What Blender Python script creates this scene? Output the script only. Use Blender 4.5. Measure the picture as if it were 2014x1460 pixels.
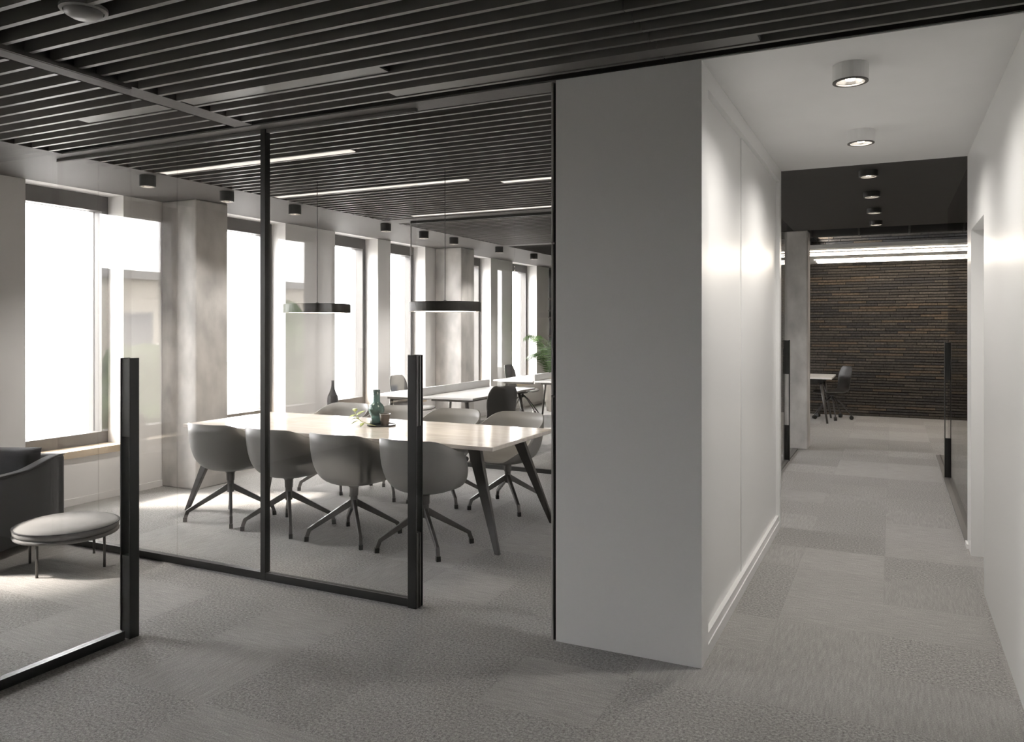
import bpy, bmesh, math, random
from mathutils import Vector, Matrix
random.seed(7)
PI = math.pi
for o in list(bpy.data.objects):
    bpy.data.objects.remove(o)
S = bpy.context.scene
C = S.collection

# ------------------------------------------------------------------ camera
# level camera with a lens shift; Y runs along the corridor, X across it, eye height 1.55 m
F_PX, W_PX, H_PX = 1544.0, 2014.0, 1460.0
YAW = math.atan2(748, 1544)
cam_d = bpy.data.cameras.new('camera')
cam = bpy.data.objects.new('camera', cam_d); C.objects.link(cam)
cam_d.sensor_width = 36.0
cam_d.sensor_fit = 'HORIZONTAL'
cam_d.lens = F_PX / W_PX * 36.0
cam_d.shift_y = (642 - 730) / W_PX
cam_d.clip_start = 0.05
cam.location = (0, 0, 1.55)
cam.rotation_euler = (PI / 2, 0, YAW)
S.camera = cam

# ------------------------------------------------------------------ world, sun, exposure
w = bpy.data.worlds.new('sky'); S.world = w
w.use_nodes = True
bg = w.node_tree.nodes['Background']
bg.inputs[0].default_value = (0.98, 0.975, 0.98, 1)
bg.inputs[1].default_value = 14.0
sun_d = bpy.data.lights.new('sun_offscreen', 'SUN')
sun = bpy.data.objects.new('sun_offscreen', sun_d); C.objects.link(sun)
sun_d.energy = 9.0
sun_d.angle = math.radians(7)
sun_d.color = (1.0, 0.93, 0.84)
sun.location = (-20, -8, 20)
sun.rotation_euler = Vector((0.86, 0.46, -0.98)).to_track_quat('-Z', 'Y').to_euler()
vs = S.view_settings
vs.view_transform = 'Standard'; vs.look = 'None'; vs.gamma = 1.0
vs.use_curve_mapping = False
vs.exposure = 0.9
cy = S.cycles
cy.max_bounces = 12; cy.diffuse_bounces = 6; cy.glossy_bounces = 5
cy.transparent_max_bounces = 24; cy.transmission_bounces = 8
cy.caustics_reflective = False; cy.caustics_refractive = False
cy.sample_clamp_indirect = 6.0
cy.use_denoising = True

# ------------------------------------------------------------------ materials
def new_mat(name):
    m = bpy.data.materials.new(name); m.use_nodes = True
    nt = m.node_tree
    return m, nt, nt.nodes['Principled BSDF']

def mat(name, col, rough=0.5, metal=0.0, spec=0.5, noise=0.0, nscale=20.0, bump=0.0, bscale=60.0,
        coat=0.0, stretch=(1, 1, 1), sheen=0.0, rvar=0.0):
    """plain surface: colour with optional mottling, fine relief and gloss variation"""
    m, nt, p = new_mat(name)
    N, L = nt.nodes, nt.links
    p.inputs['Base Color'].default_value = (*col, 1)
    p.inputs['Roughness'].default_value = rough
    p.inputs['Metallic'].default_value = metal
    p.inputs['Specular IOR Level'].default_value = spec
    p.inputs['Coat Weight'].default_value = coat
    p.inputs['Coat Roughness'].default_value = 0.12
    p.inputs['Sheen Weight'].default_value = sheen
    if noise or bump or rvar:
        g = N.new('ShaderNodeNewGeometry')
        mp = N.new('ShaderNodeMapping'); mp.inputs['Scale'].default_value = stretch
        L.new(g.outputs['Position'], mp.inputs['Vector'])
    if noise or rvar:
        t = N.new('ShaderNodeTexNoise'); t.inputs['Scale'].default_value = nscale
        t.inputs['Detail'].default_value = 6
        L.new(mp.outputs[0], t.inputs['Vector'])
    if noise:
        r = N.new('ShaderNodeValToRGB')
        r.color_ramp.elements[0].position = 0.3; r.color_ramp.elements[1].position = 0.7
        r.color_ramp.elements[0].color = (*[c * (1 - noise) for c in col], 1)
        r.color_ramp.elements[1].color = (*[min(1, c * (1 + noise)) for c in col], 1)
        L.new(t.outputs[0], r.inputs[0]); L.new(r.outputs[0], p.inputs['Base Color'])
    if rvar:
        mr = N.new('ShaderNodeMapRange')
        mr.inputs[3].default_value = max(0.02, rough - rvar); mr.inputs[4].default_value = rough + rvar
        L.new(t.outputs[0], mr.inputs[0]); L.new(mr.outputs[0], p.inputs['Roughness'])
    if bump:
        t2 = N.new('ShaderNodeTexNoise'); t2.inputs['Scale'].default_value = bscale
        t2.inputs['Detail'].default_value = 4
        L.new(mp.outputs[0], t2.inputs['Vector'])
        b = N.new('ShaderNodeBump'); b.inputs['Strength'].default_value = bump
        b.inputs['Distance'].default_value = 0.01
        L.new(t2.outputs[0], b.inputs['Height']); L.new(b.outputs[0], p.inputs['Normal'])
    return m

def emit(name, col, strength, base=0.8):
    m, nt, p = new_mat(name)
    p.inputs['Base Color'].default_value = (base, base, base, 1)
    p.inputs['Emission Color'].default_value = (*col, 1)
    p.inputs['Emission Strength'].default_value = strength
    p.inputs['Specular IOR Level'].default_value = 0.1; p.inputs['Roughness'].default_value = 0.7
    return m

def glass(name, tint=(0.968, 0.966, 0.963), base=0.034, top=0.95, rough=0.0):
    """clear sheet glass: Schlick reflection over straight transmission"""
    m = bpy.data.materials.new(name); m.use_nodes = True
    nt = m.node_tree; N, L = nt.nodes, nt.links
    N.clear()
    out = N.new('ShaderNodeOutputMaterial')
    lw = N.new('ShaderNodeLayerWeight'); lw.inputs[0].default_value = 0.5
    pw = N.new('ShaderNodeMath'); pw.operation = 'POWER'; pw.inputs[1].default_value = 5
    mr = N.new('ShaderNodeMath'); mr.operation = 'MULTIPLY_ADD'
    mr.inputs[1].default_value = top; mr.inputs[2].default_value = base
    tr = N.new('ShaderNodeBsdfTransparent'); tr.inputs[0].default_value = (*tint, 1)
    gl = N.new('ShaderNodeBsdfGlossy'); gl.inputs['Roughness'].default_value = rough
    mx = N.new('ShaderNodeMixShader')
    L.new(lw.outputs['Facing'], pw.inputs[0]); L.new(pw.outputs[0], mr.inputs[0])
    L.new(mr.outputs[0], mx.inputs[0]); L.new(tr.outputs[0], mx.inputs[1]); L.new(gl.outputs[0], mx.inputs[2])
    L.new(mx.outputs[0], out.inputs[0])
    return m

def carpet(name, col, scale, contrast, stretch, bump):
    """cut-pile carpet tile: tone differs from tile to tile, speckle or brushed streaks inside"""
    m, nt, p = new_mat(name)
    N, L = nt.nodes, nt.links
    g = N.new('ShaderNodeNewGeometry')
    mp = N.new('ShaderNodeMapping'); mp.inputs['Scale'].default_value = stretch
    L.new(g.outputs['Position'], mp.inputs['Vector'])
    t = N.new('ShaderNodeTexNoise'); t.inputs['Scale'].default_value = scale; t.inputs['Detail'].default_value = 5
    t.inputs['Roughness'].default_value = 0.65
    L.new(mp.outputs[0], t.inputs['Vector'])
    f = N.new('ShaderNodeTexNoise'); f.inputs['Scale'].default_value = 170; f.inputs['Detail'].default_value = 3
    L.new(g.outputs['Position'], f.inputs['Vector'])
    r = N.new('ShaderNodeValToRGB')
    r.color_ramp.elements[0].position = 0.32; r.color_ramp.elements[1].position = 0.68
    r.color_ramp.elements[0].color = (*[c * (1 - contrast) for c in col], 1)
    r.color_ramp.elements[1].color = (*[c * (1 + contrast) for c in col], 1)
    L.new(t.outputs[0], r.inputs[0])
    r2 = N.new('ShaderNodeMapRange'); r2.inputs[1].default_value = 0.3; r2.inputs[2].default_value = 0.7
    r2.inputs[3].default_value = 0.70; r2.inputs[4].default_value = 1.30
    L.new(f.outputs[0], r2.inputs[0])
    oi = N.new('ShaderNodeObjectInfo')
    r3 = N.new('ShaderNodeMapRange'); r3.inputs[3].default_value = 0.95; r3.inputs[4].default_value = 1.05
    L.new(oi.outputs['Random'], r3.inputs[0])
    m1 = N.new('ShaderNodeMath'); m1.operation = 'MULTIPLY'
    L.new(r2.outputs[0], m1.inputs[0]); L.new(r3.outputs[0], m1.inputs[1])
    hs = N.new('ShaderNodeHueSaturation')
    L.new(r.outputs[0], hs.inputs['Color']); L.new(m1.outputs[0], hs.inputs['Value'])
    L.new(hs.outputs[0], p.inputs['Base Color'])
    p.inputs['Roughness'].default_value = 0.95
    p.inputs['Specular IOR Level'].default_value = 0.1
    p.inputs['Sheen Weight'].default_value = 0.15
    b = N.new('ShaderNodeBump'); b.inputs['Strength'].default_value = bump; b.inputs['Distance'].default_value = 0.006
    ad = N.new('ShaderNodeMath'); ad.operation = 'ADD'
    L.new(t.outputs[0], ad.inputs[0]); L.new(f.outputs[0], ad.inputs[1])
    L.new(ad.outputs[0], b.inputs['Height']); L.new(b.outputs[0], p.inputs['Normal'])
    return m

CARP = (0.285, 0.276, 0.265)
M = dict(
    carpet_a=carpet('carpet_speckled', tuple(c * 0.97 for c in CARP), 80, 0.48, (1, 1, 1), 0.6),
    carpet_b=carpet('carpet_brushed_across', tuple(c * 1.06 for c in CARP), 12, 0.17, (0.6, 7, 1), 0.3),
    carpet_c=carpet('carpet_brushed_along', CARP, 12, 0.17, (7, 0.6, 1), 0.3),
    backing=mat('carpet_backing', (0.16, 0.155, 0.15), 0.95),
    white=mat('white_plaster', (0.74, 0.74, 0.735), 0.5, noise=0.02, nscale=3, bump=0.012, bscale=30),
    satin=mat('satin_white_paint', (0.72, 0.72, 0.715), 0.30),
    pier=mat('painted_wall', (0.77, 0.76, 0.75), 0.75, noise=0.03, nscale=3, bump=0.04, bscale=90),
    sill=mat('oak_sill', (0.56, 0.46, 0.34), 0.45, noise=0.15, nscale=9, stretch=(1, 0.15, 1)),
    frame=mat('window_frame_grey', (0.10, 0.096, 0.092), 0.45),
    black=mat('black_powder_coat', (0.018, 0.018, 0.017), 0.38),
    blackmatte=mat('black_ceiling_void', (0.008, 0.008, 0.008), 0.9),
    slat=mat('grey_slat', (0.13, 0.125, 0.12), 0.42, spec=0.35),
    soffit=mat('grey_ceiling_plaster', (0.115, 0.111, 0.107), 0.6, spec=0.25, noise=0.06, nscale=30, bump=0.06, bscale=100),
    darkceil=mat('dark_ceiling', (0.028, 0.026, 0.024), 0.6, noise=0.1, nscale=8),
    concrete=mat('concrete', (0.50, 0.485, 0.465), 0.75, noise=0.26, nscale=4.5, bump=0.2, bscale=22, stretch=(1, 1, 0.6)),
    shell=mat('grey_plastic_shell', (0.245, 0.24, 0.232), 0.45, bump=0.02, bscale=300),
    darkmetal=mat('dark_grey_metal', (0.13, 0.125, 0.12), 0.32, metal=0.5),
    steel=mat('brushed_steel', (0.42, 0.41, 0.40), 0.3, metal=0.9),
    table=mat('pale_stone_table', (0.62, 0.58, 0.535), 0.13, noise=0.10, nscale=6, stretch=(0.5, 4, 1), rvar=0.04),
    tedge=mat('table_edge_stone', (0.50, 0.45, 0.40), 0.4, noise=0.12, nscale=14),
    desk=mat('white_laminate', (0.88, 0.88, 0.875), 0.25),
    ochair=mat('black_plastic_chair', (0.06, 0.058, 0.056), 0.45),
    pendant=mat('bronze_black_pendant', (0.05, 0.046, 0.041), 0.45, metal=0.15),
    glow=emit('pendant_diffuser', (1.0, 0.88, 0.73), 9.0),
    bulb=emit('downlight_lamp', (1.0, 0.90, 0.78), 30.0),
    reflector=mat('downlight_reflector', (0.85, 0.83, 0.80), 0.2, metal=0.9),
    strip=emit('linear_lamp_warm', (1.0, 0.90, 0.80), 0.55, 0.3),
    led=emit('led_line', (1.0, 0.88, 0.74), 9.0),
    glass=glass('clear_partition_glass'),
    wglass=glass('window_glass', (0.97, 0.968, 0.966), 0.03),
    sofa=mat('charcoal_upholstery', (0.034, 0.034, 0.036), 0.9, noise=0.25, nscale=240, bump=0.3, bscale=500, sheen=0.1),
    sofa_c=mat('black_cushion_cloth', (0.020, 0.020, 0.023), 0.85, noise=0.2, nscale=240, bump=0.3, bscale=400, sheen=0.08),
    pouf=mat('grey_felt', (0.17, 0.167, 0.165), 0.95, noise=0.12, nscale=260, bump=0.3, bscale=400, sheen=0.15),
    joint=mat('dark_mortar', (0.012, 0.011, 0.010), 0.95),
    pot=mat('beige_planter', (0.42, 0.39, 0.35), 0.7, noise=0.08, nscale=12),
    soil=mat('potting_soil', (0.03, 0.022, 0.015), 0.95, bump=0.5, bscale=80),
    leaf=mat('palm_leaf', (0.075, 0.15, 0.04), 0.5),
    sprig=mat('olive_green_leaf', (0.26, 0.31, 0.08), 0.4, noise=0.2, nscale=40),
    stem=mat('pale_stem', (0.30, 0.32, 0.13), 0.5),
    cup=mat('dark_brown_glass', (0.045, 0.035, 0.028), 0.12, coat=0.4),
    tray=mat('black_tray', (0.014, 0.013, 0.012), 0.35),
    vase=mat('dark_ribbed_ceramic', (0.055, 0.055, 0.06), 0.4),
    tleg=mat('dark_table_leg', (0.05, 0.047, 0.044), 0.4),
    smoke=mat('smoke_detector_grey', (0.20, 0.195, 0.19), 0.45),
    grey=mat('light_grey_plastic', (0.36, 0.355, 0.345), 0.45),
    facade=mat('outdoor_render', (0.50, 0.46, 0.40), 0.9, noise=0.06, nscale=1),
    paving=mat('pale_paving', (0.26, 0.255, 0.25), 0.9, noise=0.05, nscale=2),
    pane=mat('dark_window_pane', (0.06, 0.07, 0.09), 0.1),
    crown=mat('tree_crown_green', (0.05, 0.075, 0.03), 0.8, noise=0.4, nscale=3),
    bark=mat('tree_bark', (0.10, 0.08, 0.06), 0.9, noise=0.2, nscale=8),
)
def bottle_glass():
    m, nt, p = new_mat('green_bottle_glass')
    p.inputs['Base Color'].default_value = (0.24, 0.37, 0.355, 1)
    p.inputs['Roughness'].default_value = 0.08
    p.inputs['Transmission Weight'].default_value = 0.75
    p.inputs['IOR'].default_value = 1.45
    return m
M['bottle'] = bottle_glass()
BR = []
for i, c in enumerate([(0.036, 0.032, 0.028), (0.047, 0.041, 0.034), (0.066, 0.051, 0.036), (0.029, 0.027, 0.026), (0.056, 0.049, 0.042)]):
    BR.append(mat('brick_tone_%d' % i, tuple(1.35 * q for q in c), 0.8, noise=0.3, nscale=35, bump=0.4, bscale=60))

# ------------------------------------------------------------------ mesh helpers
class MB:
    def __init__(s): s.v = []; s.f = []
    def add(s, vs, fs):
        n = len(s.v); s.v += [tuple(v) for v in vs]; s.f += [tuple(i + n for i in f) for f in fs]; return s
    def box(s, x0, x1, y0, y1, z0, z1):
        vs = [(x, y, z) for x in (x0, x1) for y in (y0, y1) for z in (z0, z1)]
        return s.add(vs, [(0, 1, 3, 2), (4, 6, 7, 5), (0, 4, 5, 1), (2, 3, 7, 6), (0, 2, 6, 4), (1, 5, 7, 3)])
    def hexa(s, lo, hi):      # lo, hi: four corners each, same winding (counter-clockwise from above)
        return s.add(list(lo) + list(hi), [(3, 2, 1, 0), (4, 5, 6, 7), (0, 1, 5, 4), (1, 2, 6, 5), (2, 3, 7, 6), (3, 0, 4, 7)])
    def bar(s, a, b, wa, ha, wb=None, hb=None, up=(0, 0, 1)):   # tapered rectangular bar from a to b
        wb = wa if wb is None else wb; hb = ha if hb is None else hb
        a, b = Vector(a), Vector(b); d = (b - a).normalized()
        sd = d.cross(Vector(up))
        sd = sd.normalized() if sd.length > 1e-5 else Vector((1, 0, 0))
        u = sd.cross(d).normalized()
        vs = []
        for p, ww, hh in ((a, wa, ha), (b, wb, hb)):
            vs += [p - sd * ww / 2 - u * hh / 2, p + sd * ww / 2 - u * hh / 2, p + sd * ww / 2 + u * hh / 2, p - sd * ww / 2 + u * hh / 2]
        return s.add(vs, [(3, 2, 1, 0), (4, 5, 6, 7), (0, 1, 5, 4), (1, 2, 6, 5), (2, 3, 7, 6), (3, 0, 4, 7)])
    def tube(s, pts, r, n=10, cap=True):
        pts = [Vector(p) for p in pts]
        rs = r if isinstance(r, (list, tuple)) else [r] * len(pts)
        base = len(s.v); ref = None
        for i, p in enumerate(pts):
            d = (pts[min(i + 1, len(pts) - 1)] - pts[max(i - 1, 0)]).normalized()
            if ref is None:
                ref = d.orthogonal().normalized()
            ref = (ref - d * ref.dot(d)).normalized()
            b = d.cross(ref)
            for k in range(n):
                a = 2 * PI * k / n
                s.v.append(tuple(p + (ref * math.cos(a) + b * math.sin(a)) * rs[i]))
        for i in range(len(pts) - 1):
            for k in range(n):
                a0 = base + i * n + k; a1 = base + i * n + (k + 1) % n
                s.f.append((a0, a1, a1 + n, a0 + n))
        if cap:
            s.f.append(tuple(base + k for k in range(n))[::-1])
            s.f.append(tuple(base + (len(pts) - 1) * n + k for k in range(n)))
        return s
    def lathe(s, prof, n=32, c=(0, 0, 0)):    # prof: list of (r, z); closed at r = 0 ends
        base = len(s.v)
        for r, z in prof:
            for k in range(n):
                a = 2 * PI * k / n
                s.v.append((c[0] + r * math.cos(a), c[1] + r * math.sin(a), c[2] + z))
        for i in range(len(prof) - 1):
            for k in range(n):
                a0 = base + i * n + k; a1 = base + i * n + (k + 1) % n
                s.f.append((a0, a1, a1 + n, a0 + n))
        return s
    def mesh(s, name, material, smooth=False):
        me = bpy.data.meshes.new(name)
        me.from_pydata(s.v, [], s.f)
        bm = bmesh.new(); bm.from_mesh(me)
        bmesh.ops.remove_doubles(bm, verts=bm.verts, dist=1e-5)
        bmesh.ops.recalc_face_normals(bm, faces=bm.faces)
        bm.to_mesh(me); bm.free()
        me.materials.append(M[material] if isinstance(material, str) else material)
        if smooth:
            for p in me.polygons: p.use_smooth = True
        me.update()
        return me
    def build(s, name, material, parent=None, loc=None, rz=0.0, smooth=False, bevel=0.0, seg=2, subsurf=0, solid=0.0):
        o = bpy.data.objects.new(name, s.mesh(name, material, smooth)); C.objects.link(o)
        o.parent = parent
        if loc: o.location = loc
        o.rotation_euler.z = rz
        if solid:
            md = o.modifiers.new('thickness', 'SOLIDIFY'); md.thickness = solid; md.offset = 0
        if bevel:
            md = o.modifiers.new('edge', 'BEVEL'); md.width = bevel; md.segments = seg
            md.limit_method = 'ANGLE'; md.angle_limit = math.radians(40)
        if subsurf:
            md = o.modifiers.new('smooth', 'SUBSURF'); md.levels = subsurf; md.render_levels = subsurf
        return o

def tag(o, label, cat, group=None):
    o['label'] = label; o['category'] = cat
    if group: o['group'] = group
    return o
def struct(o, label=None):
    o['kind'] = 'structure'
    if label: o['label'] = label
    return o
def thing(name, label, cat, loc=(0, 0, 0), rz=0.0, group=None):
    o = bpy.data.objects.new(name, None); C.objects.link(o)
    o.empty_display_size = 0.1
    o.location = loc; o.rotation_euler.z = rz
    return tag(o, label, cat, group)
def dup(root, loc, rz, label=None, group=None):
    def cp(o, parent):
        c = o.copy(); C.objects.link(c); c.parent = parent
        for ch in o.children: cp(ch, c)
        return c
    kids = list(root.children)
    r = root.copy(); C.objects.link(r); r.location = loc; r.rotation_euler.z = rz
    if label: r['label'] = label
    if group: r['group'] = group
    for k in kids: cp(k, r)
    return r
def BX(*a): return MB().box(*a)

# ------------------------------------------------------------------ key dimensions
H = 2.755                       # underside of ceilings
XW = -6.38                      # inner face of the window wall
YF = 3.57                       # front face of the white wall block
XL, XR = -0.776, 0.478          # corridor walls
YB = 14.9                       # brick wall
Y0, X1 = -4.0, 4.0              # far limits of the place behind and right of the camera
SILL = 0.47

# ------------------------------------------------------------------ floor with carpet tiles
flo = struct(BX(XW - 0.1, X1 + 0.1, Y0 - 0.1, YB + 0.2, -0.12, -0.008).build('floor', 'backing'), 'grey carpet tile floor running through foyer, rooms and corridor')
tile_me = [BX(-0.2497, 0.2497, -0.2497, 0.2497, -0.008, 0.0).mesh('carpet_tile', k) for k in ('carpet_a', 'carpet_b', 'carpet_c')]
cells = []
gx, gy = -0.045, 3.85
s_, c_ = math.sin(YAW), math.cos(YAW)
for i in range(-14, 9):
    for j in range(-17, 24):
        cx, cy_ = gx + 0.5 * i + 0.25, gy + 0.5 * j + 0.25
        if not (XW - 0.26 < cx < X1 + 0.2 and Y0 - 0.2 < cy_ < YB + 0.2): continue
        if XL - 0.5 > cx > -1.2 and 3.9 < cy_ < 6.1: continue      # under the wall block
        d = -cx * s_ + cy_ * c_
        u = (cx * c_ + cy_ * s_) / max(d, 0.1) * F_PX
        hid = -0.72 > cx > -1.3 and 3.7 < cy_ < 6.3
        hid = hid or (cx > 0.8 and cy_ < 6.5)
        seen = d > 2.4 and abs(u) < 1150 and not hid
        cells.append((not seen, d, cx, cy_))
cells.sort()
rest = [MB(), MB(), MB()]
for n, (uns, d, cx, cy_) in enumerate(cells):
    k = random.choices((0, 1, 2), (0.5, 0.27, 0.23))[0]
    if n < 300 and not uns:
        o = bpy.data.objects.new('carpet_tile', tile_me[k]); C.objects.link(o)
        o.parent = flo; o.location = (cx, cy_, 0)
    else:
        rest[k].box(cx - 0.2497, cx + 0.2497, cy_ - 0.2497, cy_ + 0.2497, -0.008, 0.0)
for k, mb in enumerate(rest):
    o = mb.build('carpet_tiles_beyond', ('carpet_a', 'carpet_b', 'carpet_c')[k], flo); o['kind'] = 'stuff'

# ------------------------------------------------------------------ window wall
WIN = [(-2.9, -1.9), (-0.6, 0.35), (1.60, 2.62), (4.043, 4.953), (6.19, 7.10), (8.006, 8.93), (9.235, 10.15), (11.40, 12.31), (13.19, 14.30)]  # first two windows are unseen, added to let daylight into lounge and foyer
mb = MB()
ys = [Y0] + [v for a in WIN for v in a] + [YB + 0.1]
for k in range(0, len(ys), 2):
    mb.box(XW - 0.40, XW, ys[k], ys[k + 1], 0, 3.1)
for a, b in WIN:
    mb.box(XW - 0.40, XW, a, b, 0, SILL - 0.06)
    mb.box(XW - 0.40, XW, a, b, H + 0.002, 3.1)
wl = struct(mb.build('wall_left', 'pier'), 'pale wall with tall deep-set windows')
ordw = ['one', 'two', 'three']
for k, (a, b) in enumerate(WIN):
    we = bpy.data.objects.new('window_%d' % (k + 1), None); C.objects.link(we)
    we.location = (XW - 0.21, (a + b) / 2, SILL); struct(we, 'tall window in dark grey frame with pale oak sill')
    hw = (b - a) / 2; xo = 0.0
    fr = MB()
    fr.box(-0.185, 0, -hw, -hw + 0.065, 0, H - SILL)
    fr.box(-0.185, 0, hw - 0.065, hw, 0, H - SILL)
    fr.box(-0.14, 0, -hw + 0.065, hw - 0.065, 0, 0.105)
    fr.build('window_frame', 'frame', we)
    BX(-0.14, 0.004, -hw + 0.065, hw - 0.065, H - SILL - 0.14, H - SILL).build('blind_box', 'frame', we)
    BX(-0.118, -0.098, -hw + 0.065, hw - 0.065, 0.105, H - SILL - 0.14).build('pane', 'wglass', we)
    BX(-0.02, 0.235, -hw, hw, -0.06, 0.0).build('window_sill', 'sill', we)
struct(BX(XW - 0.0, XW + 0.012, Y0, YB, 0.0, 0.06).build('baseboard_left', 'pier'))

# outer shell of the place
struct(BX(XW - 0.4, X1 + 0.2, YB + 0.06, YB + 0.3, -0.1, 3.6).build('wall_brick_backing', 'joint'), 'dark mortar bed behind the long thin bricks')
struct(BX(XW - 0.4, X1 + 0.2, Y0 - 0.25, Y0, 0, 3.1).build('wall_back', 'pier'))
struct(BX(X1, X1 + 0.2, Y0, YB + 0.06, 0, 3.6).build('wall_right', 'white'))

# ------------------------------------------------------------------ concrete columns
def column(x0, x1, y0, y1, h, label):
    o = BX(x0, x1, y0, y1, 0, h).build('concrete_column', 'concrete', bevel=0.012)
    return struct(o, label)
column(XW + 0.002, -5.917, 5.37, 5.765, H, 'concrete column against the window wall beside the meeting table')
column(XW + 0.002, -5.915, 10.44, 10.85, H, 'concrete column against the window wall beside the white desks')
column(-1.75, -0.955, 10.48, 10.80, H, 'concrete column at the far end of the corridor')

# ------------------------------------------------------------------ white wall block between meeting room and corridor
mb = MB().box(-1.49, XL - 0.034, YF, 6.39, 0, 3.05)
mb.box(XL - 0.034, XL, YF, 3.711, 0, 3.05)
mb.box(XL - 0.034, XL, 3.711, 6.30, 2.66, 3.05)
mb.box(XL - 0.034, XL, 6.30, 6.39, 0, 3.05)
core = struct(mb.build('wall_block', 'satin'), 'white wall block with recessed panels facing the corridor')
BX(XL - 0.034, XL - 0.030, 3.711, 4.755, 0.10, 2.66).build('wall_panel', 'satin', core)
BX(XL - 0.034, XL - 0.026, 4.765, 6.30, 0.10, 2.66).build('wall_panel', 'satin', core)
BX(XL - 0.034, XL, 3.711, 6.30, 0.0, 0.055).build('plinth', 'satin', core)
BX(XL - 0.034, XL - 0.006, 3.711, 6.30, 0.055, 0.10).build('plinth_ledge', 'satin', core)

# right corridor wall with a door niche
mb = MB().box(XR, XR + 0.55, YF, 5.294, 0, 3.05)
mb.box(XR, XR + 0.55, 5.294, 6.115, 2.20, 3.05)
mb.box(XR, XR + 0.55, 6.115, 6.40, 0, 3.05)
mb.box(XR + 0.30, XR + 0.55, 5.294, 6.115, 0, 2.20)
struct(mb.build('wall_corridor_right', 'satin'), 'smooth white wall on the right of the corridor with a door niche')
d1 = BX(XR + 0.26, XR + 0.298, 5.31, 6.10, 0.006, 2.19).build('door_1', 'satin'); struct(d1, 'flush white door set in the niche of the corridor wall')
hd = MB().tube([(XR + 0.26, 5.42, 1.05), (XR + 0.20, 5.42, 1.05), (XR + 0.20, 5.54, 1.05)], 0.009).build('door_handle', 'steel', d1, smooth=True)
struct(BX(XR - 0.012, XR, 6.30, 6.42, 0.0, 0.03).build('baseboard_right', 'white'))
# wall closing the foyer to the right of the corridor
struct(BX(XR + 0.55, X1, YF, YF + 0.2, 0, 3.05).build('wall_front', 'pier'))
struct(BX(XR + 0.55, X1, 6.2, 6.40, 0, 3.05).build('wall_room_right', 'white'))

# ------------------------------------------------------------------ ceilings
ceil = struct(BX(XW, X1, Y0, 7.60, 3.05, 3.15).build('ceiling', 'blackmatte'), 'black void above hanging ceiling slats')
PITCH = 0.1164
ySl = [2.189 + PITCH * k for k in range(-50, 12) if Y0 < 2.189 + PITCH * k < 3.52]
m_d1 = BX(-0.805, 0.805, -0.011, 0.011, 0, 0.10).mesh('slat', 'slat')
def slat_mesh(L_, m, t=0.022, h=0.10): return BX(0, L_, -t / 2, t / 2, 0, h).mesh('slat', m)
me_a = slat_mesh(1.62, 'slat'); me_b = slat_mesh(X1 + 3.45, 'slat'); me_b1 = slat_mesh(2.52, 'slat'); me_b2 = slat_mesh(X1 + 0.925, 'slat')
def put_slat(me, x, y, par, z=H):
    o = bpy.data.objects.new('slat', me); C.objects.link(o); o.parent = par; o.location = (x, y, z); return o
for y in ySl:
    put_slat(me_a, -5.215, y + 0.006, ceil)
    put_slat(me_b1, -3.445, y, ceil)
    put_slat(me_b2, -0.921, y, ceil)
BX(-3.59, -3.45, Y0, YF - 0.02, H + 0.003, 3.05).build('cross_beam', 'soffit', ceil)
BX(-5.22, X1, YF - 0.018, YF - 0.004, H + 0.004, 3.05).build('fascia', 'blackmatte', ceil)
BX(-5.22, -1.495, YF - 0.002, 3.722, H, 3.05).build('header_beam', 'soffit', ceil)
BX(XW, -5.22, Y0, 14.9, H, 3.05).build('soffit', 'soffit', ceil)
me_m = slat_mesh(3.72, 'slat')
y = 3.731 + 0.02
lit = []
while y < 7.36:
    lit.append(y); put_slat(me_m, -5.215, y, ceil); y += 0.1155
BX(-5.22, -1.495, 7.40, 7.70, H - 0.002, 3.05).build('header_beam', 'soffit', ceil)
# office ceiling beyond the meeting room
ceil2 = struct(BX(-5.22, -1.2, 7.70, YB + 0.05, 3.05, 3.15).build('ceiling_office', 'blackmatte'), 'black void above the slats over the desks')
me_o = slat_mesh(3.9, 'slat')
y = 7.78
while y < 10.35:
    put_slat(me_o, -5.215, y, ceil2); y += 0.1155
BX(-5.22, -1.3, 10.40, 10.62, H - 0.002, 3.05).build('header_beam', 'soffit', ceil2)
# corridor ceilings
struct(BX(XL, XR, YF, 6.405, H, H + 0.12).build('ceiling_corridor', 'white'), 'smooth white ceiling of the corridor')
struct(BX(-1.12, X1, 6.405, 10.50, H, H + 0.12).build('ceiling_dark', 'darkceil'), 'dark brown-black ceiling beyond the white corridor')
struct(BX(-1.3, X1, 10.50, YB + 0.06, 3.45, 3.55).build('ceiling_void', 'blackmatte'), 'black open ceiling void in front of the brick wall')
struct(BX(-5.22, -1.3, 10.62, YB + 0.06, 3.0, 3.05).build('ceiling_rear', 'darkceil'), 'dark ceiling over the rear desks')
struct(BX(-1.32, -1.12, 6.405, 10.50, H, 3.45).build('trim_1', 'blackmatte'))
struct(BX(-1.3, X1, 10.50, 10.56, H + 0.12, 3.5).build('trim_2', 'blackmatte'))

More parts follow.
